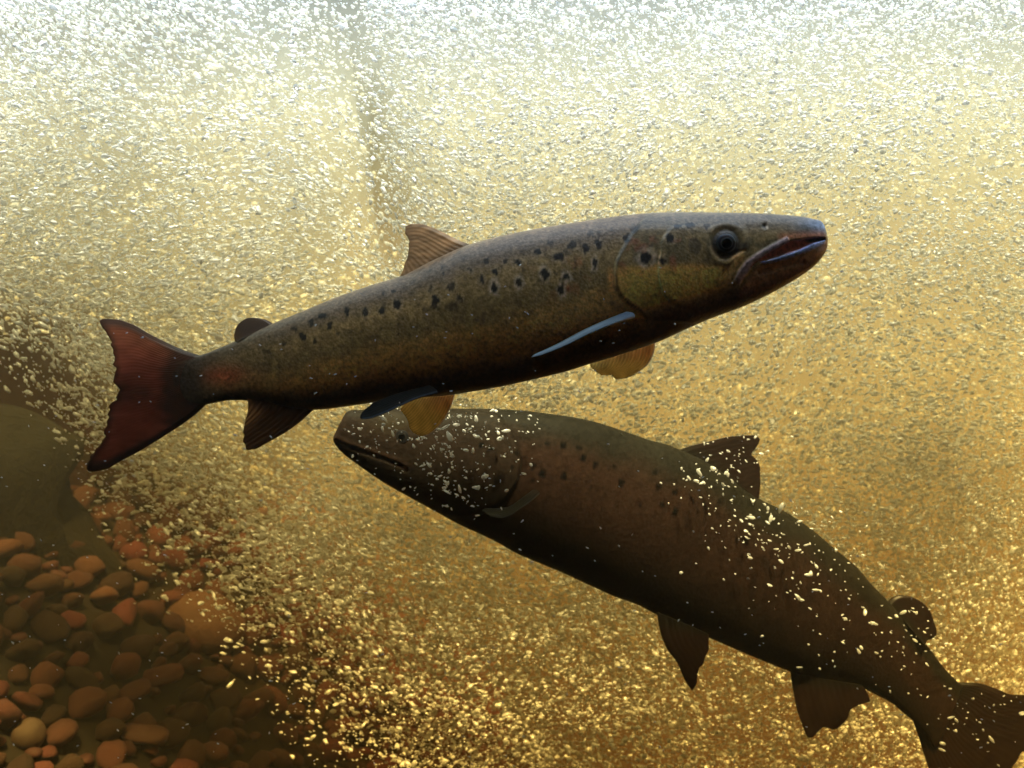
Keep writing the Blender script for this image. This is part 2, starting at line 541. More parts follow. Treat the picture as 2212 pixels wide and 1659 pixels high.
def surf_point(pick, px, py):                  # point on the near flank under a grid position
    v, nx_, ny_, m = pick
    d = (nx_ - px) ** 2 + (ny_ - py) ** 2 + np.where(m, 0, 1e9)
    return v[np.argmin(d)]

def fin(name, base, outer, lead, trail, Y, mat, colf, parent, ns=80, nt_=36, thick=(0.0030, 0.0007), rays=22, rag=0.03, ridge=0.35, seed=1, bow=0.0):
    """Fin as a Coons patch: base and outer run front to rear, lead and trail run base to margin. Points are (x, y) or (x, y, distance)."""
    def c(pts, n):
        a = np.array([[p[0], p[1], p[2] if len(p) > 2 else Y] for p in pts], float)
        return resample(a, n) if len(a) > 2 else a[0] + (a[-1] - a[0]) * np.linspace(0, 1, n)[:, None]
    B, O = c(base, ns), c(outer, ns)
    Ld = c(lead or [base[0], outer[0]], nt_); Tr = c(trail or [base[-1], outer[-1]], nt_)
    s = np.linspace(0, 1, ns)[:, None, None]; t = np.linspace(0, 1, nt_)[None, :, None]
    P = (1 - t) * B[:, None] + t * O[:, None] + (1 - s) * Ld[None] + s * Tr[None] - (
        (1 - s) * (1 - t) * B[0] + (1 - s) * t * O[0] + s * (1 - t) * B[-1] + s * t * O[-1])
    # ragged margin
    s1 = np.linspace(0, 1, ns)
    rg = rag * (2 * vnoise(s1 * rays * 0.9, s1 * 0, seed) - 1.2) * np.sin(np.pi * np.clip(s1, 0.02, 0.98)) ** 0.5
    tt = (np.linspace(0, 1, nt_) ** 3)[None, :, None]
    P = P + tt * rg[:, None, None] * (P - B[:, None])
    P[:, :, 2] += bow * np.sin(np.pi * s[:, :, 0]) * t[:, :, 0]
    K = P[:, :, 2] * TANH / PW
    W = np.stack([(P[:, :, 0] - PW / 2) * K, P[:, :, 2], (PH / 2 - P[:, :, 1]) * K], 2)
    du = np.gradient(W, axis=0); dv = np.gradient(W, axis=1)
    n = np.cross(du, dv); n /= (np.linalg.norm(n, axis=2, keepdims=True) + 1e-12)
    sr = np.linspace(0, 1, ns)
    wave = 0.5 + 0.5 * np.cos(2 * math.pi * rays * sr)[:, None]
    th = (thick[0] + (thick[1] - thick[0]) * np.linspace(0, 1, nt_) ** 0.6)[None, :] * (1 - ridge + ridge * wave)
    edge = np.minimum(1, np.minimum(sr, 1 - sr) * 14 + 0.25)[:, None]
    th = th * edge
    A = (W + n * th[:, :, None] / 2).reshape(-1, 3); Bk = (W - n * th[:, :, None] / 2).reshape(-1, 3)
    verts = np.r_[A, Bk]
    off = ns * nt_
    faces = []
    for i in range(ns - 1):
        for j in range(nt_ - 1):
            a = i * nt_ + j; b = a + 1; c2 = a + nt_ + 1; d2 = a + nt_
            faces.append((a, b, c2, d2)); faces.append((off + a, off + d2, off + c2, off + b))
    for j in range(nt_ - 1):
        a, b = j, j + 1
        faces.append((a, off + a, off + b, b))
        a, b = (ns - 1) * nt_ + j, (ns - 1) * nt_ + j + 1
        faces.append((b, off + b, off + a, a))
    for i in range(ns - 1):
        a, b = i * nt_ + nt_ - 1, (i + 1) * nt_ + nt_ - 1
        faces.append((a, off + a, off + b, b))
    sg = np.repeat(sr[:, None], nt_, 1).ravel(); tg = np.tile(np.linspace(0, 1, nt_), ns)
    wv = np.repeat(wave, nt_, 1).ravel()
    cols = colf(P[:, :, 0].ravel(), P[:, :, 1].ravel(), sg, tg, wv)
    me = mesh(name, verts, faces, True, np.r_[cols, cols])
    me.materials.append(mat)
    return link(name, me, None, parent)

def eye_part(pick, px, py, r_px, parent, mats, depth=0.42, tone=1.0):
    c = surf_point(pick, px, py)
    Yp = c[1]
    r = r_px * Yp * TANH / PW
    k = Yp * TANH / PW
    c = np.array([(px - PW / 2) * k, Yp, (PH / 2 - py) * k])
    def dome(name, rr, dep, lift, colfn, nr=14, na=40):
        vs_, cs = [], []
        for i in range(nr + 1):
            q = i / nr
            for j in range(na):
                a = 2 * math.pi * j / na
                x = rr * q * math.cos(a); z = rr * q * math.sin(a)
                y = -dep * math.sqrt(max(0, 1 - q * q)) - lift
                vs_.append((c[0] + x, c[1] + y, c[2] + z)); cs.append(colfn(q, a))
        for j in range(na):                      # skirt sinking into the head
            a = 2 * math.pi * j / na
            vs_.append((c[0] + rr * math.cos(a), c[1] + 0.004, c[2] + rr * math.sin(a))); cs.append(colfn(1, a))
        fs = []
        for i in range(nr + 1):
            for j in range(na):
                j2 = (j + 1) % na
                fs.append((i * na + j, (i + 1) * na + j, (i + 1) * na + j2, i * na + j2))
        return mesh(name, vs_, fs, True, np.array(cs))
    def iris(q, a):
        base = np.array([0.020, 0.019, 0.026])
        if 0.52 < q < 0.60: base = np.array([0.10, 0.085, 0.065])
        if 0.80 < q < 0.97 and math.sin(a) < 0.15: base = np.array([0.15, 0.145, 0.13]) * (0.2 + 0.65 * min(1, 0.15 - math.sin(a)))  # reflected rim highlight painted on the lower iris
        return base * tone
    me = dome('eye', r, r * depth, 0.0, iris)
    me.materials.append(mats[0])
    eye = link('eye', me, None, parent)
    mp = dome('pupil', r * 0.50, r * 0.10, r * (depth - 0.02), lambda q, a: np.array([0.002, 0.002, 0.002]))
    mp.materials.append(mats[1])
    link('pupil', mp, None, eye)
    return eye

def smat(name, rough, coat=0.0):
    m, nt, out = new_mat(name)
    b = N(nt, 'ShaderNodeBsdfPrincipled', Roughness=rough)
    b.inputs['Coat Weight'].default_value = coat
    b.inputs['Specular IOR Level'].default_value = 0.2
    b.inputs['Coat Roughness'].default_value = 0.05
    at_ = N(nt, 'ShaderNodeAttribute', attribute_name='tint')
    nt.links.new(at_.outputs['Color'], b.inputs['Base Color'])
    nt.links.new(b.outputs['BSDF'], out.inputs['Surface'])
    return m

M_SKIN = mat_skin('trout skin', 420.0, 0.50, 0.3, 0.5, 0.3, 0.3)
M_SKIN2 = mat_skin('salmon skin', 260.0, 0.6, 0.3, 0.3, 0.06)
M_FIN = mat_fin('fin membrane', 0.40)
M_FINT = mat_fin('thin lit fin membrane', 0.70)
M_FINB = mat_fin('glossy fin membrane', 0.10, 0.45)
M_FIND = mat_fin('dull fin membrane', 0.15, 0.7, 0.05)
M_EYE = smat('iris', 0.3, 0.15)
M_EYE2 = smat('dull iris', 0.7, 0.0)
M_PUP = smat('pupil', 0.08, 0.0)

# ---- the near fish
S1 = np.array([1786.0, 512.0])
TOP1 = [(1786, 512), (1785.5, 500), (1781, 488), (1772, 479), (1754, 473.5), (1733, 469.5), (1690, 465), (1624, 461.5), (1540, 460), (1480, 459.5), (1415, 460.5), (1360, 465), (1322, 469.5), (1240, 482), (1166, 494), (1090, 509), (1021, 527), (940, 561), (862, 598), (795, 619), (728, 642), (660, 670), (592, 698), (550, 716), (510, 736), (470, 753), (433, 767), (400, 772), (372, 778), (345, 792)]
BOT1 = [(1786, 512), (1785.5, 528), (1783, 541), (1776, 554), (1758, 575), (1733, 594), (1706, 611), (1651, 641), (1596, 666), (1541, 686), (1487, 709), (1418, 740), (1350, 763), (1275, 786), (1213, 805), (1111, 829), (982, 852), (890, 860), (804, 870), (728, 881), (690, 885), (640, 883), (590, 873), (534, 865), (485, 866), (444, 874), (410, 888), (380, 895), (355, 890)]
OPERC = [(1378, 488), (1366, 503), (1341.7, 542), (1331.5, 564), (1327, 594), (1330, 620), (1340, 640), (1359, 658), (1380, 671), (1394, 689)]
PREOP = [(1428, 520), (1425, 548), (1420.7, 569), (1420.7, 594), (1425, 616), (1431, 636), (1444, 651), (1470, 662)]
HEADP = OPERC + [(1500, 700), (1800, 600), (1800, 440), (1400, 455)]
PREP = PREOP + [(1560, 660), (1560, 480), (1450, 490)]
MOUTH = [(1782, 514), (1762, 513), (1735, 516), (1705, 521), (1690, 530), (1667, 542), (1645, 556), (1628, 568), (1620, 578), (1636, 565), (1661, 560), (1692, 550), (1730, 537.5), (1756, 525), (1782, 518)]
MAXI = [(1700, 512), (1665, 530), (1635, 547), (1610, 565), (1592, 590), (1584, 610), (1597, 614), (1612, 592), (1626, 572), (1645, 557), (1668, 542), (1706, 521)]
LLIP = [(1782, 518), (1756, 525), (1730, 538), (1692, 551), (1661, 561), (1640, 566), (1650, 569), (1680, 564), (1715, 554), (1745, 543), (1775, 531), (1782, 526)]
SPOT1 = []
def _sp(lst, ox, oy, sc):
    for a in lst:
        SPOT1.append((ox + a[0] / sc, oy + a[1] / sc, 1.28 * a[2] / sc, 1.22 * a[3] / sc, min(1.1, 1.15 * a[4]), 1.1 * a[5] if len(a) > 5 else 0))
# x, y, half width, half height, darkness, pale halo
_sp([(1175, 512, 18, 18, .8, .3), (1320, 512, 13, 14, .8, .3), (1428, 520, 24, 26, .9, .4), (1250, 590, 18, 24, .9, .3), (1048, 580, 17, 16, .8, .4), (1143, 658, 19, 30, .95, .3), (1240, 718, 22, 36, 1, .9), (1437, 680, 20, 32, 1, .8), (1577, 437, 24, 22, .9, .4), (1750, 470, 38, 26, .9, .5), (1690, 370, 20, 18, .6, .2), (1860, 385, 28, 28, .8, .3), (1960, 415, 22, 30, .9, .3), (2065, 380, 26, 34, .85, .3), (2005, 290, 20, 22, .7, .3), (2065, 290, 12, 16, .6), (1635, 610, 22, 38, 1, .8), (1805, 627, 22, 24, 1, 1), (1775, 740, 18, 36, 1, .7), (2030, 520, 16, 36, 1, .9), (1880, 500, 13, 16, .5), (1820, 440, 24, 22, .55),
     (835, 612, 12, 12, .7), (825, 555, 8, 8, .6), (740, 725, 18, 22, .7, .3), (900, 705, 28, 22, .75, .2), (775, 815, 24, 36, .95, .3), (965, 805, 20, 18, .8, .3), (910, 870, 46, 34, .6), (770, 870, 28, 24, .7), (475, 850, 20, 34, .9, .4), (355, 895, 20, 28, .9, .3), (218, 915, 18, 26, .85, .3), (445, 750, 14, 16, .8), (358, 755, 13, 12, .6), (80, 920, 14, 26, .8), (485, 1075, 11, 13, .8), (690, 890, 22, 18, .5)], 727.6, 424.5, 3.648)
_sp([(1925, 285, 28, 22, .9), (1830, 335, 18, 24, .85), (1978, 355, 20, 24, .85), (1770, 437, 24, 24, .9), (1700, 375, 16, 22, .7), (1622, 495, 12, 20, .8), (1865, 482, 12, 14, .8), (2115, 250, 16, 30, .85), (1500, 440, 14, 12, .5), (1480, 560, 26, 18, .5), (2040, 430, 12, 12, .5)], 169.8, 606.4, 3.648)
_sp([(335, 385, 52, 48, .85, .3), (970, 415, 46, 54, .9, .4), (1085, 250, 46, 36, .8, .3), (1270, 230, 60, 34, .8, .3), (1515, 240, 44, 42, .75, .4), (615, 705, 70, 76, 1.1, 1.1), (855, 760, 34, 52, .95, .3), (460, 290, 44, 70, .5), (1330, 540, 70, 110, .55), (690, 540, 36, 18, .6), (1160, 350, 70, 30, .3), (1350, 320, 70, 30, .3)], 1303.7, 454.8, 6.8387)

_r = np.random.default_rng(77)
for _i in range(46):                          # small faint flecks behind the gill cover and along the back
    _x = _r.uniform(700, 1335) if _i % 3 else _r.uniform(1150, 1335)
    _t = 600 - (_x - 860) * 0.27 if _x < 1330 else 475
    SPOT1.append((_x, _t + _r.uniform(18, 110), _r.uniform(2.0, 4.6), _r.uniform(2.0, 5.5), _r.uniform(.35, .8), 0))

def disp1(px, py, tv, fr):
    d = np.zeros_like(px)
    m = (fr < 0.40)
    x, y = px[m], py[m]
    h = 0.0024 * softpoly(x, y, HEADP, 2.2) * sstep(1660, 1420, x) * sstep(455, 500, y)
    h += 0.0011 * softpoly(x, y, PREP, 1.8) * sstep(1540, 1440, x)
    h -= 0.0026 * softpoly(x, y, MOUTH, 2.0)
    h += 0.0013 * softpoly(x, y, MAXI, 2.2)
    h += 0.0007 * softpoly(x, y, LLIP, 2.0)
    r = np.hypot(x - 1568, y - 526)
    h -= 0.0010 * np.exp(-((r - 30) / 6) ** 2)
    h += 0.0005 * np.exp(-((r - 42) / 8) ** 2)
    h -= 0.0016 * np.exp(-((x - 1652.7) ** 2 + (y - 488) ** 2) / 22)
    h -= 0.0009 * np.exp(-(segdist(x, y, [(1555, 560), (1563, 553), (1610, 540)]) / 2.2) ** 2)
    h -= 0.0008 * np.exp(-(segdist(x, y, [(1556, 600), (1570, 580), (1590, 560)]) / 2.5) ** 2)
    h -= 0.0012 * np.exp(-(segdist(x, y, [(1640, 590), (1690, 574), (1735, 566)]) / 5) ** 2)
    d[m] = h
    # soft muscle segments along the flank
    d += 0.00025 * np.sin(px / 9.5 + 3.5 * np.abs(tv - 0.45)) * sstep(0.36, 0.45, fr) * sstep(0.0, 0.3, tv) * sstep(1, 0.7, tv)
    return d

def col1(px, py, tv, fr):
    n = len(px)
    nz = fbm(px / 46, py / 30, 3, 4); nf = fbm(px / 9, py / 7, 11, 3); nm = fbm(px / 18, py / 15, 23, 3)
    c = np.tile(np.array([[0.115, 0.100, 0.105]]), (n, 1))
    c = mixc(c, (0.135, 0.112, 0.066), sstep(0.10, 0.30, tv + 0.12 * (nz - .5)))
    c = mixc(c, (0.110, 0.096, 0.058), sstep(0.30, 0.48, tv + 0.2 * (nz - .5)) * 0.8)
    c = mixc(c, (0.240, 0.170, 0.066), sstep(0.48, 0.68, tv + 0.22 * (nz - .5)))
    c = mixc(c, (0.060, 0.038, 0.022), sstep(0.72, 0.92, tv + 0.10 * (nz - .5)))  # belly painted dark for the shade under the fish
    # vermiculation: pale and dark flecks between the spots
    band = sstep(0.08, 0.3, tv) * sstep(0.75, 0.5, tv) * sstep(0.32, 0.42, fr)
    c *= (1 + 0.75 * (nf - 0.5) * (0.25 + band))[:, None]
    c *= (1 + 0.5 * (nm - 0.5))[:, None]
    red = sstep(0.56, 0.68, fbm(px / 26 + 40, py / 20, 51, 3)) * sstep(0.2, 0.35, tv) * sstep(0.62, 0.45, tv) * sstep(0.5, 0.3, fr)
    c = mixc(c, (0.22, 0.09, 0.055), 0.5 * red)
    # peduncle darker, with a red wash
    c = mixc(c, (0.075, 0.068, 0.058), 0.75 * sstep(0.70, 0.95, fr))
    c = mixc(c, (0.21, 0.062, 0.03), 0.75 * np.exp(-((px - 478) / 55) ** 2 - ((py - 812) / 22) ** 2))
    c = mixc(c, (0.045, 0.040, 0.036), 0.8 * sstep(450, 390, px) * sstep(905, 840, py))
    c = mixc(c, (0.17, 0.085, 0.03), 0.5 * np.exp(-((px - 395) / 22) ** 2 - ((py - 880) / 16) ** 2))
    # head
    hd = softpoly(px, py, HEADP, 3.0)
    nh = fbm(px / 30 + 7, py / 24, 61, 4)
    hc = np.tile(np.array([[0.120, 0.102, 0.060]]), (n, 1))
    hc = mixc(hc, (0.115, 0.108, 0.120), sstep(515, 468, py))
    hc = mixc(hc, (0.075, 0.068, 0.045), sstep(0.45, 0.62, nh) * sstep(500, 520, py) * sstep(590, 565, py))
    gold = sstep(568, 582, py + 10 * (nh - .5)) * sstep(672, 645, py + (px - 1450) * 0.28)
    hc = mixc(hc, (0.32, 0.225, 0.060), 0.9 * gold * sstep(1310, 1340, px) * sstep(1600, 1540, px))
    hc = mixc(hc, (0.30, 0.195, 0.06), 0.8 * softpoly(px, py, [(1470, 575), (1518, 574), (1522, 628), (1480, 632)], 12))
    hc = mixc(hc, (0.15, 0.06, 0.045), 0.6 * sstep(0.55, 0.7, fbm(px / 22, py / 18, 71, 3)) * sstep(505, 520, py) * sstep(600, 570, py) * sstep(1520, 1480, px))
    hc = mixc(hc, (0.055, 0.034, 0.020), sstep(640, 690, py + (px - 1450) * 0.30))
    hc = mixc(hc, (0.17, 0.10, 0.065), 0.75 * softpoly(px, py, [(1610, 600), (1640, 572), (1700, 556), (1782, 522), (1790, 540), (1740, 590), (1660, 630), (1600, 640)], 12))
    # snout: bluish sky sheen painted in; lips bluish
    hc = mixc(hc, (0.13, 0.19, 0.52), 0.9 * np.exp(-((px - 1778) / 46) ** 2 - ((py - 486) / 20) ** 2))
    hc = mixc(hc, (0.035, 0.045, 0.06), 0.8 * np.exp(-((px - 1742) / 22) ** 2 - ((py - 497) / 11) ** 2))
    hc = mixc(hc, (0.26, 0.11, 0.075), 0.55 * np.exp(-(segdist(px, py, [(1690, 512), (1740, 509), (1775, 508)]) / 9) ** 2))
    hc = mixc(hc, (0.13, 0.115, 0.22), 0.85 * softpoly(px, py, MAXI, 4) * sstep(1560, 1600, px))
    hc = mixc(hc, (0.27, 0.185, 0.06), 0.6 * np.exp(-(segdist(px, py, [(1600, 555), (1578, 585), (1565, 610)]) / 9) ** 2))
    hc = mixc(hc, (0.15, 0.050, 0.035), softpoly(px, py, MOUTH, 2.5))
    hc = mixc(hc, (0.012, 0.008, 0.008), softpoly(px, py, [(1785, 512), (1760, 512), (1740, 517), (1752, 524), (1785, 519)], 3))
    hc = mixc(hc, (0.10, 0.17, 0.75), 0.85 * softpoly(px, py, LLIP, 2.5))
    hc = mixc(hc, (0.15, 0.17, 0.36), 0.6 * np.exp(-((px - 1772) / 16) ** 2 - ((py - 533) / 9) ** 2))
    r = np.hypot(px - 1568, py - 526)
    hc = mixc(hc, (0.022, 0.021, 0.022), sstep(37, 26, r + 4 * (nh - .5)))
    hc = mixc(hc, (0.026, 0.025, 0.022), 0.85 * np.exp(-((px - 1607) / 15) ** 2 - ((py - 531) / 14) ** 2))
    hc = mixc(hc, (0.33, 0.24, 0.08), 0.7 * np.exp(-(segdist(px, py, [(1580, 557), (1596, 549), (1610, 540)]) / 2.6) ** 2))
    hc = mixc(hc, (0.02, 0.016, 0.016), np.exp(-((px - 1652) ** 2 + (py - 487) ** 2) / 24))
    hc = mixc(hc, (0.34, 0.32, 0.34), 0.8 * np.exp(-((px - 1658) ** 2 / 5 + (py - 489) ** 2 / 22)))
    hc = mixc(hc, (0.42, 0.30, 0.20), 0.75 * np.exp(-(segdist(px, py, PREOP[1:-1]) / 1.7) ** 2))
    hc *= (1 + 0.35 * (nf - 0.5))[:, None]
    c = c * (1 - hd[:, None]) + hc * hd[:, None]
    # gill opening and its pale rim
    c = mixc(c, (0.020, 0.016, 0.012), 0.85 * np.exp(-(segdist(px - 2.5, py, OPERC) / 3.4) ** 2))
    c = mixc(c, (0.30, 0.20, 0.07), 0.75 * np.exp(-(segdist(px, py, [(1318, 585), (1319, 620), (1332, 645), (1360, 668), (1388, 690)]) / 6.5) ** 2))
    # spots
    jx = 11 * (fbm(px / 9, py / 9, 81, 2) - .5); jy = 11 * (fbm(px / 9, py / 9, 91, 2) - .5)
    for (sx, sy, a, b, dk, hl) in SPOT1:
        m = (np.abs(px - sx) < a * 4 + 8) & (np.abs(py - sy) < b * 4 + 8)
        if not m.any(): continue
        q = np.hypot((px[m] + jx[m] - sx) / a, (py[m] + jy[m] - sy) / b)
        cm = c[m]
        if hl > 0:
            cm = mixc(cm, (0.25, 0.24, 0.26), 0.85 * min(1, hl) * sstep(2.2, 1.1, q) * (0.35 + 0.65 * sstep(0.2, 0.6, fbm(px[m] / 7, py[m] / 7, 95, 2))) if hl > 0.6 else 0.45 * hl * sstep(2.0, 1.3, q))
        cm = mixc(cm, (0.012, 0.012, 0.016), min(1, dk) * sstep(1.15, 0.8, q))
        c[m] = cm
    c = c * np.array([[2.1, 1.72, 0.98]]) * (0.85 + 0.60 * sstep(0.12, 0.32, tv) + 0.35 * sstep(0.40, 0.62, tv) - 1.25 * sstep(0.78, 0.94, tv))[:, None] * (1 - 0.35 * sstep(0.16, 0.0, tv))[:, None]  # gain by height: lifts the dimly lit flank, paints belly shade darker
    c = mixc(c, (0.080, 0.058, 0.040), sstep(500, 410, px) * (1 - 0.6 * np.exp(-((px - 478) / 45) ** 2 - ((py - 812) / 20) ** 2)))
    c = mixc(c, (0.45, 0.09, 0.045), 0.8 * np.exp(-((px - 1227) ** 2 / 10 + (py - 625) ** 2 / 22)))
    return np.clip(c, 0.003, 0.9)

e1 = bpy.data.objects.new('trout', None)
e1.location = tuple(at(1000, 700, 0.60))
col.objects.link(e1)
tag(e1, 'sharp olive brown spotted trout with red tail, swimming right in the foreground', 'fish')

YC1 = [(0, 0.550), (0.35, 0.560), (0.7, 0.575), (1.0, 0.582)]
WR1 = [(0, 0.75), (0.03, 0.72), (0.10, 0.62), (0.2, 0.56), (0.3, 0.55), (0.5, 0.56), (0.7, 0.50), (0.85, 0.38), (0.93, 0.24), (0.975, 0.12), (1.0, 0.03)]
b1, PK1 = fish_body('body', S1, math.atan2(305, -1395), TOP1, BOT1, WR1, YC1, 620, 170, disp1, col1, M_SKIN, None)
parts1 = [b1]
parts1.append(eye_part(PK1, 1568, 526, 21.5, None, (M_EYE, M_PUP)))

def c_caud(px, py, s, t, w):
    n = len(px)
    c = np.tile(np.array([[0.34, 0.105, 0.055]]), (n, 1))
    nz = fbm(px / 30, py / 14, 5, 3)
    c = mixc(c, (0.34, 0.14, 0.055), sstep(0.3, 0.0, s) * 0.7)
    c *= (0.55 + 0.10 * w + 0.8 * nz)[:, None]
    c = mixc(c, (0.095, 0.058, 0.040), 0.75 * sstep(0.44, 0.20, t + 0.10 * (nz - .5)))
    c = mixc(c, (0.055, 0.048, 0.048), 0.85 * (sstep(0.10, 0.02, s) + sstep(0.90, 0.98, s)))
    c = mixc(c, (0.06, 0.032, 0.022), 0.7 * sstep(0.90, 1.0, t))
    c = mixc(c, (0.05, 0.03, 0.024), 0.55 * np.exp(-((s - 0.5) / 0.09) ** 2) * sstep(0.3, 0.6, t))
    return c
Yt = 0.582
parts1.append(fin('caudal_fin', [(433, 768), (402, 790), (392, 828), (404, 862), (444, 875)],
    [(215, 693), (217, 700), (229, 716), (240, 743), (246, 776), (248, 804), (244, 826), (252, 834), (257.5, 845), (252, 861), (241.6, 870), (236, 891), (229, 921), (222, 954), (203, 976), (190, 998), (187.6, 1012)],
    [(433, 768), (403, 758.5), (362, 741), (323, 721.5), (285, 700), (252, 690), (225, 688.5), (215, 693)],
    [(444, 875), (416, 900), (362, 937), (307, 971), (252, 1001), (230, 1013.5), (195, 1018.5), (187.6, 1012)], Yt, M_FIN, c_caud, None, ns=220, nt_=60, thick=(0.006, 0.0009), rays=46, rag=0.03, ridge=0.10, seed=3))

def c_dors(px, py, s, t, w):
    n = len(px)
    c = np.tile(np.array([[0.36, 0.25, 0.13]]), (n, 1))
    nz = fbm(px / 22 + py / 40, py / 9, 15, 3)
    c *= (0.93 + 0.07 * w + 1.2 * (nz - .5))[:, None]
    c = mixc(c, (0.70, 0.46, 0.16), 0.7 * sstep(0.86, 1.0, s) * sstep(0.2, 0.5, t))
    c = mixc(c, (0.20, 0.14, 0.08), 0.6 * sstep(0.85, 1.0, t))
    c = mixc(c, (0.075, 0.06, 0.05), 0.6 * sstep(0.25, 0.0, t))
    return c
parts1.append(fin('dorsal_fin', [(1021, 531), (975, 552), (920, 580), (862, 603)], [(877, 489), (875.6, 498), (880, 515), (882.5, 534), (880, 548), (877, 562), (870, 585)],
    [(1021, 531), (988, 518), (958, 502.6), (930, 490), (908, 484), (892, 484), (877, 489)], [(862, 603), (866, 593), (870, 585)], 0.567, M_FINT, c_dors, None, ns=120, nt_=44, thick=(0.0055, 0.0008), rays=14, rag=0.04, ridge=0.12, seed=5))

def c_adip(px, py, s, t, w):
    c = np.tile(np.array([[0.085, 0.062, 0.050]]), (len(px), 1))
    return mixc(c, (0.13, 0.085, 0.045), sstep(0.6, 1.0, s))
parts1.append(fin('adipose_fin', [(592, 700), (560, 716), (530, 730), (511, 741)], [(556, 686.5), (540, 686.5), (523, 694), (509.7, 710.6), (506, 727)],
    [(592, 700), (575, 691), (556, 686.5)], [(511, 741), (507, 735), (506, 727)], 0.578, M_FIN, c_adip, None, ns=60, nt_=30, thick=(0.006, 0.002), rays=3, rag=0.0, ridge=0.0))

def c_anal(px, py, s, t, w):
    n = len(px)
    c = np.tile(np.array([[0.20, 0.145, 0.10]]), (n, 1))
    st = 0.5 + 0.5 * np.cos(2 * math.pi * 9 * s)
    c = mixc(c, (0.75, 0.54, 0.27), 0.85 * st * sstep(0.45, 0.8, s) * sstep(0.1, 0.5, t))
    c = mixc(c, (0.7, 0.4, 0.17), 0.7 * sstep(0.85, 1.0, s) * sstep(0.4, 0.1, t))
    return mixc(c, (0.05, 0.03, 0.02), sstep(0.15, 0.0, t) * 0.6)
parts1.append(fin('anal_fin', [(678, 884), (630, 876), (580, 866), (534, 860)], [(553, 970), (540, 972), (530, 962), (525, 938), (529, 913), (536, 888)],
    [(678, 884), (652, 908), (619, 932.6), (581, 954.5), (553, 970)], [(534, 860), (536, 872), (536, 888)], 0.577, M_FINT, c_anal, None, ns=120, nt_=40, thick=(0.0045, 0.0007), rays=12, rag=0.03, ridge=0.45, seed=8))

def c_orange(px, py, s, t, w):
    n = len(px)
    nz = fbm(px / 14, py / 22, 25, 3)
    c = np.tile(np.array([[0.85, 0.68, 0.20]]), (n, 1))
    c = mixc(c, (0.66, 0.38, 0.09), sstep(0.60, 0.10, t + 0.3 * s))
    c *= (0.72 + 0.28 * w ** 2 + 0.5 * (nz - .5))[:, None]
    return mixc(c, (0.75, 0.70, 0.66), 0.9 * sstep(0.035, 0.0, s))
parts1.append(fin('pelvic_fin', [(984, 848), (955, 850), (925, 854), (890, 858)], [(913.7, 942.5), (900, 939), (886, 925.5), (880, 906), (870, 892), (864, 884)],
    [(984, 848), (974, 879), (955, 912), (930, 936), (913.7, 942.5)], [(890, 858), (876, 870), (864, 884)], 0.587, M_FINT, c_orange, None, ns=110, nt_=40, thick=(0.003, 0.0006), rays=16, rag=0.015, ridge=0.2, seed=11))
parts1.append(fin('pectoral_fin', [(1417, 735), (1370, 752), (1320, 768), (1274, 786)], [(1331, 820.6), (1323, 812), (1316, 811), (1303, 811), (1290, 805), (1276, 793)],
    [(1417, 735), (1413, 759), (1402, 783.6), (1377, 805.5), (1355, 816.5), (1331, 820.6)], [(1274, 786), (1275, 790), (1276, 793)], 0.587, M_FINT, c_orange, None, ns=110, nt_=40, thick=(0.003, 0.0006), rays=18, rag=0.015, ridge=0.2, seed=12))

def c_blade(px, py, s, t, w):
    n = len(px)
    c = np.tile(np.array([[0.15, 0.18, 0.22]]), (n, 1))
    c = mixc(c, (0.34, 0.40, 0.48), 0.9 * np.exp(-((s - 0.42) / 0.2) ** 2) * sstep(0.15, 0.4, t))  # blue-white skylight painted along the middle of the blade
    c = mixc(c, (0.08, 0.08, 0.08), 0.8 * sstep(0.65, 1.0, s))
    c = mixc(c, (0.07, 0.09, 0.16), 0.6 * sstep(0.25, 0.0, t))
    return c
# the near pectoral fin: held out towards the viewer almost edge on
parts1.append(fin('pectoral_fin', [(1372, 684, 0.516), (1366, 680, 0.525), (1352, 677, 0.531)], [(1148, 772, 0.495), (1153, 768, 0.505), (1162, 763, 0.513)],
    [(1372, 684, 0.516), (1335, 695, 0.501), (1275, 720, 0.493), (1215, 749, 0.493), (1165, 768, 0.495), (1148, 772, 0.495)],
    [(1352, 677, 0.531), (1320, 689, 0.529), (1265, 712, 0.525), (1205, 743, 0.520), (1162, 763, 0.513)], 0.515, M_FINB, c_blade, None, ns=40, nt_=60, thick=(0.0032, 0.0008), rays=6, rag=0.0, ridge=0.3, seed=14))
def c_pelv(px, py, s, t, w):
    n = len(px)
    c = np.tile(np.array([[0.010, 0.009, 0.008]]), (n, 1))
    c *= (0.7 + 0.4 * w)[:, None]
    return mixc(c, (0.05, 0.055, 0.07), 0.85 * sstep(0.12, 0.0, s))
parts1.append(fin('pelvic_fin', [(945, 848, 0.531), (935, 840, 0.541), (925, 835, 0.547)], [(784, 906, 0.505), (777, 902, 0.510), (779, 895, 0.516), (797, 878, 0.521), (806, 870, 0.523)],
    [(945, 848, 0.531), (900, 861, 0.520), (859, 880, 0.510), (820, 897, 0.505), (800, 904, 0.504), (784, 906, 0.505)],
    [(925, 835, 0.547), (860, 850, 0.535), (806, 870, 0.523)], 0.525, M_FIND, c_pelv, None, ns=60, nt_=60, thick=(0.0030, 0.0007), rays=7, rag=0.01, ridge=0.4, seed=16))

def adopt(root, parts):
    inv = root.location.copy()
    for o in parts:
        o.parent = root
        o.location = (-inv[0], -inv[1], -inv[2])
adopt(e1, parts1)

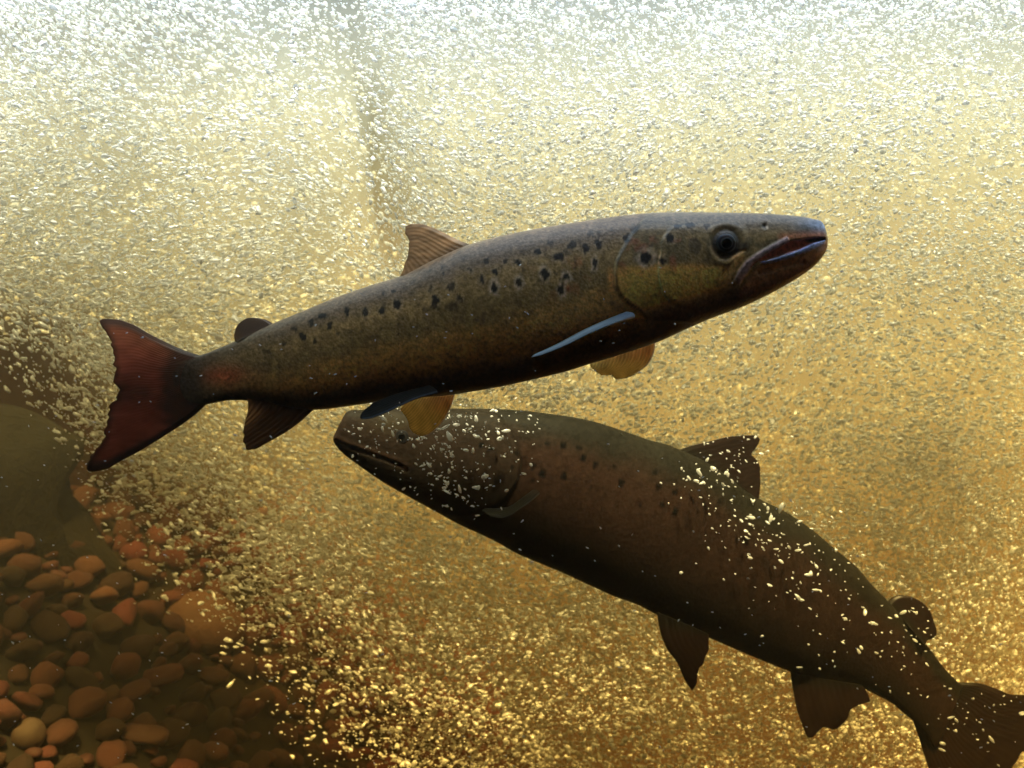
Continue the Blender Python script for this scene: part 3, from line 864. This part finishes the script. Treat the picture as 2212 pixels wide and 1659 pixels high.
# ---- the larger fish behind, seen through the murk
Y2 = 0.69
S2 = np.array([720.0, 942.0])
TOP2 = [(720, 942), (721, 930), (727, 912), (737, 898), (749, 890), (777, 885.5), (831, 883), (900, 882), (982, 882.5), (1078, 884), (1133, 887), (1188, 894), (1243, 902), (1295, 914), (1350, 932), (1405, 951), (1446, 962), (1500, 985), (1560, 1020), (1610, 1060), (1651, 1083), (1679, 1096), (1720, 1120), (1761, 1150), (1794, 1178), (1850, 1225), (1880, 1260), (1915, 1295), (1960, 1345), (2008, 1401), (2031, 1432), (2054, 1458), (2085, 1485), (2130, 1510)]
BOT2 = [(720, 942), (720.5, 952), (726, 962), (738, 976), (777, 1006), (831, 1043), (886, 1074), (941, 1104), (996, 1134), (1051, 1159), (1133, 1202), (1215, 1236), (1267, 1260), (1322, 1285), (1372, 1303), (1419, 1327), (1480, 1356), (1530, 1376), (1606, 1409), (1649, 1427), (1706, 1450), (1780, 1468), (1858, 1484), (1893, 1501), (1922, 1516), (1950, 1539), (1976, 1560), (2000, 1585), (2020, 1620)]
OP2 = [(1100, 935), (1118, 965), (1124, 1000), (1117, 1040), (1095, 1075), (1060, 1100), (1020, 1115), (985, 1118)]
HEAD2 = OP2 + [(900, 1100), (700, 980), (700, 860), (1060, 870)]
SPOT2 = [(1212.7 + x / 3.648, 848.9 + y / 3.648, r / 3.648) for x, y, r in
         [(140, 435, 22), (170, 515, 24), (265, 565, 22), (20, 660, 28), (475, 705, 28), (765, 740, 24), (895, 780, 24), (800, 875, 24), (895, 940, 26), (230, 755, 16), (740, 625, 20), (410, 585, 14), (15, 415, 24), (320, 900, 14), (620, 890, 14)]] + \
        [(667 + x / 3.648, 818.6 + y / 3.648, r / 3.648) for x, y, r in
         [(1770, 685, 22), (1840, 750, 30), (2010, 775, 26), (1770, 800, 18), (1640, 580, 20), (1880, 510, 22), (2000, 520, 22), (2125, 545, 20), (2165, 625, 24), (1360, 520, 22), (1440, 545, 20), (1600, 690, 14), (1950, 880, 14)]]
MOUTH2 = [(728, 955), (757, 967), (790, 978), (830, 992), (864, 1005), (880, 1016)]

def disp2(px, py, tv, fr):
    d = 0.0028 * softpoly(px, py, HEAD2, 3.5) * sstep(850, 1000, px)
    d -= 0.0013 * np.exp(-(segdist(px, py, MOUTH2) / 3.5) ** 2)
    d += 0.0005 * np.exp(-(segdist(px + 4, py + 9, MOUTH2) / 6) ** 2)
    return d

def col2(px, py, tv, fr):
    n = len(px)
    nz = fbm(px / 60, py / 40, 103, 4); nf = fbm(px / 12, py / 9, 113, 3)
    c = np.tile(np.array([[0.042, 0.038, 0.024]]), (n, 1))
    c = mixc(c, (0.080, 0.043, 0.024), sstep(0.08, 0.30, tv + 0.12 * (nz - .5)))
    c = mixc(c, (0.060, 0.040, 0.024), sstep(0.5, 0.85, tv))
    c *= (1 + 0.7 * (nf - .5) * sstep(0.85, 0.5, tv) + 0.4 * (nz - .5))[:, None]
    hd = softpoly(px, py, HEAD2, 5)
    c = mixc(c, (0.062, 0.048, 0.030), 0.6 * hd)
    c = mixc(c, (0.15, 0.085, 0.050), 0.8 * np.exp(-(segdist(px + 2, py + 7, MOUTH2) / 7) ** 2))
    c = mixc(c, (0.16, 0.10, 0.07), 0.5 * np.exp(-((px - 722) / 10) ** 2 - ((py - 938) / 22) ** 2))
    c = mixc(c, (0.11, 0.085, 0.03), 0.6 * np.exp(-((px - 845) / 40) ** 2 - ((py - 915) / 18) ** 2))
    c = mixc(c, (0.014, 0.012, 0.008), 0.6 * np.exp(-(segdist(px - 3, py, OP2) / 4) ** 2))
    for sx, sy, r in SPOT2:
        c = mixc(c, (0.006, 0.007, 0.006), 0.95 * sstep(1.25, 0.8, np.hypot(px - sx, (py - sy)) / r))
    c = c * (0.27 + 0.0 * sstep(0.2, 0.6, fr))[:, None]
    return np.clip(c, 0.002, 0.9)

e2 = bpy.data.objects.new('salmon', None)
e2.location = tuple(at(1400, 1150, Y2))
col.objects.link(e2)
tag(e2, 'large dark brown salmon behind, nose up to the left, seen dimly through bubbles', 'fish')
YC2 = [(0, 0.655), (0.3, 0.695), (0.6, 0.745), (1.0, 0.815)]
WR2 = [(0, 0.60), (0.05, 0.56), (0.2, 0.50), (0.4, 0.50), (0.6, 0.46), (0.8, 0.38), (0.92, 0.26), (1.0, 0.10)]
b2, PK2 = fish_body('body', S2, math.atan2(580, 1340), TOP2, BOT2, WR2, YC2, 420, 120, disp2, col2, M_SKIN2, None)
parts2 = [b2, eye_part(PK2, 868, 944, 15, None, (M_EYE2, M_PUP), depth=0.16, tone=0.16)]

def c_dark(px, py, s, t, w):
    c = np.tile(np.array([[0.024, 0.013, 0.008]]), (len(px), 1))
    nz = fbm(px / 24, py / 14, 33, 3)
    c *= (0.85 + 0.15 * w + 0.5 * (nz - .5))[:, None]
    return mixc(c, (0.016, 0.014, 0.009), sstep(0.35, 0.0, t))
parts2.append(fin('dorsal_fin', [(1462, 974), (1510, 1000), (1570, 1040), (1636, 1085)], [(1637, 943.5), (1641, 950), (1635, 964), (1625, 980), (1635, 994), (1642, 1013), (1643, 1041), (1641, 1060)],
    [(1462, 974), (1487, 964), (1528, 954), (1583, 942), (1624, 940), (1637, 943.5)], [(1636, 1085), (1640, 1072), (1641, 1060)], 0.742, M_FIN, c_dark, None, ns=120, nt_=40, rays=13, rag=0.02, ridge=0.12, seed=21))
parts2.append(fin('adipose_fin', [(1915, 1302), (1945, 1335), (1975, 1370), (1998, 1396)], [(1967, 1288), (1990, 1300), (2008, 1320), (2016, 1343), (2022, 1366), (2016, 1379)],
    [(1915, 1302), (1930, 1290), (1945, 1285.5), (1967, 1288)], [(1998, 1396), (2002, 1384), (2016, 1379)], 0.792, M_FIN, c_dark, None, ns=60, nt_=26, thick=(0.008, 0.003), rays=3, rag=0, ridge=0))
parts2.append(fin('caudal_fin', [(2058, 1474), (2030, 1490), (2008, 1516), (1992, 1540), (1972, 1556)], [(2345, 1515), (2300, 1560), (2260, 1590), (2215, 1620), (2190, 1660), (2180, 1710), (2160, 1780), (2120, 1850)],
    [(2058, 1474), (2108, 1475), (2151, 1487), (2185, 1500), (2230, 1502), (2300, 1503), (2345, 1515)], [(1972, 1556), (1985, 1593), (1993, 1620), (2008, 1665), (2040, 1740), (2080, 1810), (2120, 1850)], 0.818, M_FIN, c_dark, None, ns=140, nt_=50, thick=(0.006, 0.001), rays=26, rag=0.02, ridge=0.12, seed=23))
parts2.append(fin('pelvic_fin', [(1419, 1322), (1450, 1335), (1490, 1352), (1530, 1370)], [(1495, 1492), (1506, 1474), (1510, 1450), (1522, 1425), (1531, 1398), (1531, 1382)],
    [(1419, 1322), (1425, 1360), (1440, 1400), (1463, 1432), (1480, 1470), (1495, 1492)], [(1530, 1370), (1531, 1376), (1531, 1382)], 0.715, M_FIN, c_dark, None, ns=80, nt_=36, rays=8, rag=0.03, ridge=0.12, seed=24))
parts2.append(fin('anal_fin', [(1706, 1444), (1755, 1460), (1810, 1472), (1862, 1480)], [(1744, 1593), (1752, 1594.5), (1769, 1580), (1781, 1570), (1801, 1574), (1818, 1564), (1832, 1550), (1836, 1536), (1853, 1524), (1880, 1515)],
    [(1706, 1444), (1712, 1484), (1720, 1527), (1732, 1564), (1744, 1593)], [(1862, 1480), (1874, 1497), (1880, 1515)], 0.77, M_FIN, c_dark, None, ns=110, nt_=40, rays=11, rag=0.02, ridge=0.12, seed=25))
def c_pale(px, py, s, t, w):
    c = np.tile(np.array([[0.035, 0.030, 0.015]]), (len(px), 1))
    c *= (0.75 + 0.3 * w)[:, None]
    return mixc(c, (0.055, 0.032, 0.015), 0.7 * sstep(0.35, 0.0, t))
parts2.append(fin('pectoral_fin', [(1166, 1066, 0.638), (1162, 1061, 0.644), (1150, 1060, 0.650)], [(1060, 1116, 0.622), (1050, 1110, 0.626), (1042, 1103, 0.630), (1048, 1098, 0.634)],
    [(1166, 1066, 0.638), (1150, 1080, 0.630), (1125, 1098, 0.622), (1100, 1114, 0.618), (1082, 1119, 0.618), (1060, 1116, 0.622)],
    [(1150, 1060, 0.650), (1125, 1078, 0.644), (1095, 1096, 0.638), (1070, 1098, 0.636), (1048, 1098, 0.634)], 0.63, M_FIN, c_pale, None, ns=40, nt_=50, thick=(0.002, 0.0006), rays=6, rag=0.02, seed=26))
adopt(e2, parts2)

# ------------------------------------------------------------------ gravel bank
def stone_mesh(name, seed, sub=2, lo=0.50, hi=0.85):
    bm = bmesh.new()
    bmesh.ops.create_icosphere(bm, subdivisions=sub, radius=1.0)
    rs = np.random.default_rng(seed)
    dirs = rs.normal(size=(7, 3)); dirs /= np.linalg.norm(dirs, axis=1)[:, None]
    cut = rs.uniform(lo, hi, 7)
    for v in bm.verts:
        p_ = np.array(v.co)
        for d_, c_ in zip(dirs, cut):            # shave rounded facets off the ball
            q = p_ @ d_
            if q > c_: p_ = p_ - d_ * (q - c_) * 0.92
        v.co = p_
    me = bpy.data.meshes.new(name)
    bm.to_mesh(me); bm.free()
    me.polygons.foreach_set('use_smooth', np.ones(len(me.polygons), dtype=bool))
    return me

STONES = []
for i in range(9):
    me = stone_mesh('pebble', 100 + i)
    me.materials.append(M_PEB)
    STONES.append(me)
cand = []
rs = np.random.default_rng(3)
for _ in range(18000):
    x = rs.uniform(-1.35, 0.25); y = rs.uniform(0.62, 2.1)
    r = 0.008 + 0.014 * rs.random() ** 2.0
    cand.append((x, y, r))
# dart throwing on a grid so stones touch but do not pile into each other
cell = 0.03; grid = {}
placed = []
for (x, y, r) in sorted(cand, key=lambda c: -c[2]):
    gi, gj = int(x // cell), int(y // cell)
    hit = False
    for a in range(-2, 3):
        for b in range(-2, 3):
            for (x2, y2, r2) in grid.get((gi + a, gj + b), ()):
                if (x - x2) ** 2 + (y - y2) ** 2 < (0.66 * (r + r2)) ** 2: hit = True; break
            if hit: break
        if hit: break
    if hit: continue
    grid.setdefault((gi, gj), []).append((x, y, r))
    placed.append((x, y, r))
seen, rest = [], []
for (x, y, r) in placed:
    z = float(bed_z(np.array(x), np.array(y))) + r * 0.55
    k = y * TANH / PW
    px = PW / 2 + x / k; py = PH / 2 - z / k
    if -60 < px < 900 and py < 1700 and py > np.interp(px, EX, EY) - 90:
        seen.append((r / y, x, y, z, r))
    elif -400 < px < 1100 and py < 2000:
        rest.append((x, y, z, r))
seen.sort(reverse=True)
print('pebbles', len(seen), len(rest))
for i, (q, x, y, z, r) in enumerate(seen[:300]):
    o = link('pebble', STONES[i % 9], None, bed)
    o.location = (x, y, z)
    o.rotation_euler = (rs.normal(0, 0.35), rs.normal(0, 0.35), rs.uniform(0, 6.28))
    o.scale = (r * rs.uniform(1.0, 1.45), r * rs.uniform(0.85, 1.2), r * rs.uniform(0.6, 0.95))
from mathutils import Matrix, Euler
bmr = bmesh.new()
for (x, y, z, r) in rest + [(a[1], a[2], a[3], a[4]) for a in seen[300:]]:
    nv = len(bmr.verts)
    bmr.from_mesh(STONES[rs.integers(9)])
    bmr.verts.ensure_lookup_table()
    mt = Matrix.Translation((x, y, z)) @ Euler((rs.normal(0, .35), rs.normal(0, .35), rs.uniform(0, 6.28))).to_matrix().to_4x4() @ Matrix.Diagonal((r * rs.uniform(1, 1.4), r, r * .8, 1))
    bmesh.ops.transform(bmr, matrix=mt, verts=bmr.verts[nv:])
me = bpy.data.meshes.new('gravel'); bmr.to_mesh(me); bmr.free()
me.polygons.foreach_set('use_smooth', np.ones(len(me.polygons), dtype=bool))
tag(link('gravel', me, M_PEB, bed), kind='stuff')

def on_bed(px, py):                            # where the line of sight meets the bank
    for Y in np.arange(0.60, 2.0, 0.004):
        c = at(px, py, Y)
        if c[2] < float(bed_z(np.array(c[0]), np.array(c[1]))) + 0.012: return c
    return at(px, py, 1.0)

def stand(px, py, Y, lift, sx, sy, sz, me, name, mat, rz=0.3):
    c = on_bed(px, py)
    q = c[1] / Y; sx, sy, sz = sx * q, sy * q, sz * q
    o = link(name, me.copy(), None, None)
    o.data.materials.clear(); o.data.materials.append(mat)
    o.location = c; o.scale = (sx, sy, sz); o.rotation_euler = (0.15, 0.1, rz)
    return o
bo = stand(440, 1350, 0.98, 0, 0.046, 0.045, 0.037, stone_mesh('boulder', 300, 3, 0.7, 0.95), 'boulder', M_BOU)
tag(bo, 'smooth rounded tan boulder lying among the red gravel at the curtain edge', 'boulder')
M_PALE = mat_rock('pale stone', (0.045, 0.030, 0.017), (0.075, 0.050, 0.028), 20, 0.6)
pale = stand(62, 1587, 0.80, 0, 0.0145, 0.013, 0.0155, stone_mesh('pale_stone', 305, 3, 0.8, 1.0), 'pale_stone', M_PALE)
tag(pale, 'pale oval stone standing on dark gravel in the bottom left corner', 'stone')
M_ORG = mat_rock('orange stone', (0.05, 0.021, 0.009), (0.08, 0.034, 0.015), 20, 0.6)
org = stand(305, 1588, 0.83, 0, 0.030, 0.02, 0.010, stone_mesh('flat_stone', 306, 2), 'flat_stone', M_ORG, 0.2)
tag(org, 'flat bright orange wedge of stone lying on the gravel at the bottom', 'stone')

# rock-shaped mass added behind the bank for the dark shadowy void
me = stone_mesh('void_stand_in', 310, 4)
for v in me.vertices:
    q = np.array(v.co)
    v.co = q * (1 + 0.9 * (float(fbm(np.array(q[0] * 3 + q[1]), np.array(q[2] * 3 + 5), 77)) - 0.5))
rk = link('void_stand_in', me, M_DRK)
rk.location = (-0.87, 1.16, -0.24); rk.scale = (0.33, 0.10, 0.28)
tag(rk, 'dark greenish black rock shape standing in for the shadowy void left of the trout tail', 'rock')

# ------------------------------------------------------------------ single bubbles in front of the larger fish
BUBS = []
for i in range(6):
    bm = bmesh.new(); bmesh.ops.create_icosphere(bm, subdivisions=2, radius=1.0)
    rr = np.random.default_rng(500 + i)
    off = rr.normal(0, 0.22, (6, 3)); dr = rr.normal(size=(6, 3)); dr /= np.linalg.norm(dr, axis=1)[:, None]
    for v in bm.verts:
        p_ = np.array(v.co); q = p_.copy()
        for d_, o_ in zip(dr, off): q += o_ * max(0, p_ @ d_) ** 2
        v.co = q
    me = bpy.data.meshes.new('air_bubble'); bm.to_mesh(me); bm.free()
    me.polygons.foreach_set('use_smooth', np.ones(len(me.polygons), dtype=bool))
    me.materials.append(M_BUB)
    BUBS.append(me)
# (x, y, spread x, spread y, count, where)
BLOBS = [
    (955, 985, 55, 52, 52, 'white air bubble in the thick cluster over the gill cover of the dark salmon'),
    (1015, 912, 58, 20, 34, 'white air bubble along the top of the dark salmon head, right of the orange fin'),
    (900, 930, 40, 30, 16, 'white air bubble beside the eye of the dark salmon'),
    (1065, 965, 40, 36, 20, 'white air bubble behind the gill cover of the dark salmon'),
    (790, 932, 42, 32, 20, 'pale streaky air bubble over the snout of the dark salmon'),
    (985, 1065, 40, 26, 18, 'white air bubble under the throat side of the dark salmon head'),
    (1590, 972, 38, 22, 16, 'white air bubble in front of the dorsal fin of the dark salmon'),
    (1545, 1045, 34, 24, 24, 'white air bubble at the foot of the dorsal fin of the dark salmon'),
    (1640, 1130, 60, 32, 30, 'cream air bubble on the back just behind the dorsal fin of the dark salmon'),
    (1730, 1205, 75, 45, 40, 'cream air bubble scattered over the middle back of the dark salmon'),
    (1860, 1335, 85, 55, 30, 'golden air bubble over the tail root of the dark salmon'),
    (1985, 1375, 40, 50, 18, 'golden air bubble around the small rear fin of the dark salmon'),
    (2110, 1560, 60, 55, 22, 'golden air bubble over the tail of the dark salmon at the right edge'),
]
rb = np.random.default_rng(11)
for bx_, by_, sx_, sy_, cnt, lab in BLOBS:
    for i in range(cnt):
        px = bx_ + rb.normal(0, sx_) * 1.05; py = by_ + rb.normal(0, sy_) * 1.05
        Y = 0.622 + 0.125 * max(0.0, min(1.0, (px - 900) / 1100)) + rb.uniform(-0.012, 0.008)
        c = at(px, py, Y); k = kpx(Y)
        r = k * (1.5 + 4.2 * rb.random() ** 1.9)
        o = link('air_bubble', BUBS[i % len(BUBS)])
        o.location = c
        o.rotation_euler = (rb.normal(0, .5), rb.normal(0.35, .6), rb.normal(0, .6))
        o.scale = (r * rb.uniform(1.0, 2.1), r * rb.uniform(0.5, 1.0), r * rb.uniform(0.45, 0.95))
        tag(o, lab, 'bubble', lab.replace('bubble', 'bubbles', 1))

# the smaller bubbles of the same swarms, past counting
sw = []
for bx_, by_, sx_, sy_, cnt, lab in BLOBS:
    for i in range(int(cnt * 1.5)):
        px = bx_ + rb.normal(0, sx_) * 1.25; py = by_ + rb.normal(0, sy_) * 1.25
        Y = 0.622 + 0.125 * max(0.0, min(1.0, (px - 900) / 1100)) + rb.uniform(-0.014, 0.008)
        r = kpx(Y) * (0.9 + 1.5 * rb.random() ** 1.5)
        sw.append((*at(px, py, Y), rb.normal(0, .5), rb.normal(0.35, .6), rb.normal(0, .5), r * rb.uniform(1, 1.9), r, r * rb.uniform(0.5, 1)))
sw = np.array(sw)
tag(cloud('bubble_swarm', sw[:, :3], sw[:, 3:6], sw[:, 6:], TREE), 'fine swarm of tiny bubbles between the trout and the dark salmon', 'bubbles', kind='stuff')

# ------------------------------------------------------------------ specks suspended in front of the trout
n = 420
rp = np.random.default_rng(19)
px = rp.uniform(-20, 2230, n); py = rp.uniform(560, 1680, n)
Y = rp.uniform(0.472, 0.495, n)
P_ = np.stack([(px - PW / 2) * Y * TANH / PW, Y, (PH / 2 - py) * Y * TANH / PW], 1)
r = Y * TANH / PW * (1.0 + 1.0 * rp.random(n) ** 2)
sp = cloud('suspended_specks', P_, np.stack([rp.normal(0, .3, n), rp.normal(0.3, 0.6, n), rp.normal(0, .3, n)], 1), np.stack([r * rp.uniform(1.2, 2.6, n), r, r * 0.8], 1), TREE)
tag(sp, 'tiny pale specks suspended in the water in front of the trout', 'specks', kind='stuff')
